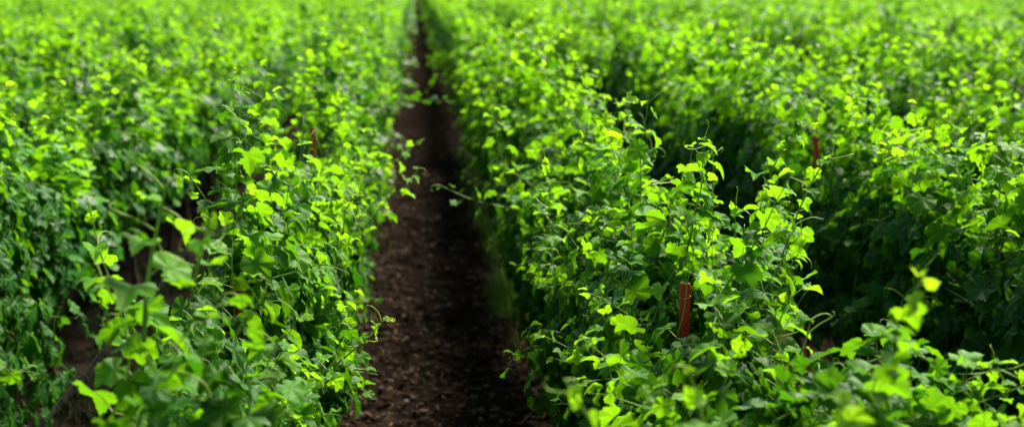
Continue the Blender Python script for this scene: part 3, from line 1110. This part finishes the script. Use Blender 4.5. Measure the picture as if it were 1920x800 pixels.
mb = MB()
for i in range(4200):
    y = 8.8 + rng.random() ** 1.5 * 20
    x = rng.uniform(-.95, 1.25)
    big = rng.random()
    chip(mb, x, y, rng.uniform(.03, .13), rng.uniform(.004, .011) + (.015 if big > .88 else 0), rng.uniform(0, 6.3), 0 if rng.random() < .82 else 1, bend=rng.normal(0, .5))
for (cx, cy, sx, sy, n) in ((900, 655, .16, .05, 70), (790, 720, .10, .06, 45), (1000, 650, .10, .15, 260), (995, 700, .08, .25, 160), (870, 668, .10, .04, 40), (735, 770, .03, .05, 18), (1020, 760, .05, .2, 120)):
    gx, gy = ground_at(cx, cy)
    for i in range(n):
        chip(mb, gx + rng.normal(0, sx), gy + rng.normal(0, sy), rng.uniform(.06, .22), rng.uniform(.004, .009), rng.normal(.35, .7), 1 if rng.random() < .6 else 0, lift=.006 + .02 * rng.random(), bend=rng.normal(0, .6))
tag(mb.build('straw_litter', [M_STRAWD, M_STRAW], smooth=False), 'dry straw and dead leaf bits strewn over the dirt path', 'litter', kind='stuff')


def twig(pix, r, label, seed):
    rg = np.random.default_rng(seed)
    w = [ground_at(*p) for p in pix]
    pts = bez([(x, y, ph1(x, y) + .008) for x, y in w], 8)
    pts = pts + rg.normal(0, .002, pts.shape)
    pts[:, 2] = path_h(pts[:, 0], pts[:, 1]) + .008
    mb = MB()
    tube(mb, pts, np.linspace(r, r * .5, len(pts)), 5)
    tag(mb.build('twig', [M_STRAWD]), label, 'twig')


twig([(855, 665), (885, 650), (915, 635), (945, 618)], .004, 'long thin twig slanting up towards the right edge of the path', 1)
twig([(738, 530), (745, 550), (755, 565)], .006, 'short pale twig at the left edge of the path', 2)
twig([(775, 715), (790, 722), (812, 716)], .004, 'small forked dry twig in the lower part of the path', 3)

# ------------------------------------------------------------------ grass and weeds along the feet of the rows
def grass(name, label, spots, mat=(M_GRASS, M_STRAW)):
    mb = MB()
    V, F, Mt = [], [], []
    n0 = 0
    for (x, y, h, dry) in spots:
        a = rng.uniform(0, 6.28)
        lean = rng.uniform(.1, .6) * h
        w = rng.uniform(.003, .009)
        dx, dy = math.cos(a), math.sin(a)
        b = rng.uniform(0, 6.28)
        wx, wy = math.cos(b) * w / 2, math.sin(b) * w / 2
        for j, u in enumerate((0, .4, .75)):
            k = 1 - u * .5
            cx, cy, cz = x + dx * lean * u * u, y + dy * lean * u * u, h * u * (1 - .15 * u)
            V += [(cx - wx * k, cy - wy * k, cz), (cx + wx * k, cy + wy * k, cz)]
        V.append((x + dx * lean * 1.1, y + dy * lean * 1.1, h * .85))
        F += [(n0, n0 + 1, n0 + 3), (n0, n0 + 3, n0 + 2), (n0 + 2, n0 + 3, n0 + 5), (n0 + 2, n0 + 5, n0 + 4), (n0 + 4, n0 + 5, n0 + 6)]
        Mt += [1 if dry else 0] * 5
        n0 += 7
    mb.add(V, F)
    mb.m = [np.array(Mt)]
    return tag(mb.build(name, list(mat)), label, 'grass', kind='stuff')


def tufts(X0, X1, y0, y1, n, h, per=28, dryp=.08):
    out = []
    for i in range(n):
        cx, cy = rng.uniform(X0, X1), rng.uniform(y0, y1)
        hh = h * rng.uniform(.4, 1.2)
        for q in range(per):
            out.append((cx + rng.normal(0, .05), cy + rng.normal(0, .06), hh * rng.uniform(.5, 1.1), rng.random() < dryp))
    return out


grass('grass', 'green grass growing at the foot of the first row right of path',
      tufts(.72, 1.0, 12.6, 14.2, 34, .42, per=26) + tufts(.74, 1.0, 14.6, 17.5, 34, .34, per=24) + tufts(.62, .98, 17.5, 26, 46, .24, per=20) + tufts(-.4, .7, 9, 26, 14, .08, per=12) + tufts(.78, 1.0, 9.5, 12.5, 16, .16, per=14, dryp=.4)
      + tufts(.78, 1.02, 11.4, 12.8, 26, .30, per=22, dryp=.9))
grass('grass', 'low weeds at the foot of the first row left of path',
      tufts(-.80, -.45, 9, 20, 90, .2, per=16))
grass('grass', 'shaded grass under the second row right of the path',
      tufts(2.0, 3.1, 5.0, 16, 260, .2))
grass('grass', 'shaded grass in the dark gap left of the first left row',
      tufts(-2.9, -1.3, 6.0, 16, 460, .26), mat=(M_GRASS_SHADE, M_STRAWD))

# ------------------------------------------------------------------ light
w = bpy.data.worlds.new('World')
sc.world = w
w.use_nodes = True
t = w.node_tree
t.nodes.clear()
bg = t.nodes.new('ShaderNodeBackground')
so = t.nodes.new('ShaderNodeOutputWorld')
sky = t.nodes.new('ShaderNodeTexSky')
sky.sky_type = 'NISHITA'
sky.sun_disc = False
sky.sun_elevation = SUN_EL
sky.sun_rotation = SUN_AZ
t.links.new(sky.outputs[0], bg.inputs[0])
bg.inputs[1].default_value = 0.05
t.links.new(bg.outputs[0], so.inputs[0])
sd = bpy.data.lights.new('sun', 'SUN')
sd.energy = 5.0
sd.angle = RAD(25)
sd.color = (1.0, .94, .82)
sun = bpy.data.objects.new('sun', sd)
C.objects.link(sun)
sun.rotation_euler = Vector(tuple(SUNV)).to_track_quat('Z', 'Y').to_euler()
sun.location = (10, 5, 12)

sc.view_settings.view_transform = 'Standard'
sc.view_settings.look = 'None'
sc.view_settings.exposure = 1.48
sc.view_settings.gamma = 1.0
sc.render.engine = 'CYCLES'
cy = sc.cycles
cy.use_denoising = True
cy.max_bounces = 7
cy.diffuse_bounces = 4
cy.glossy_bounces = 2
cy.transmission_bounces = 5
cy.use_adaptive_sampling = False
cy.sample_clamp_indirect = 6
cy.caustics_reflective = False
cy.caustics_refractive = False
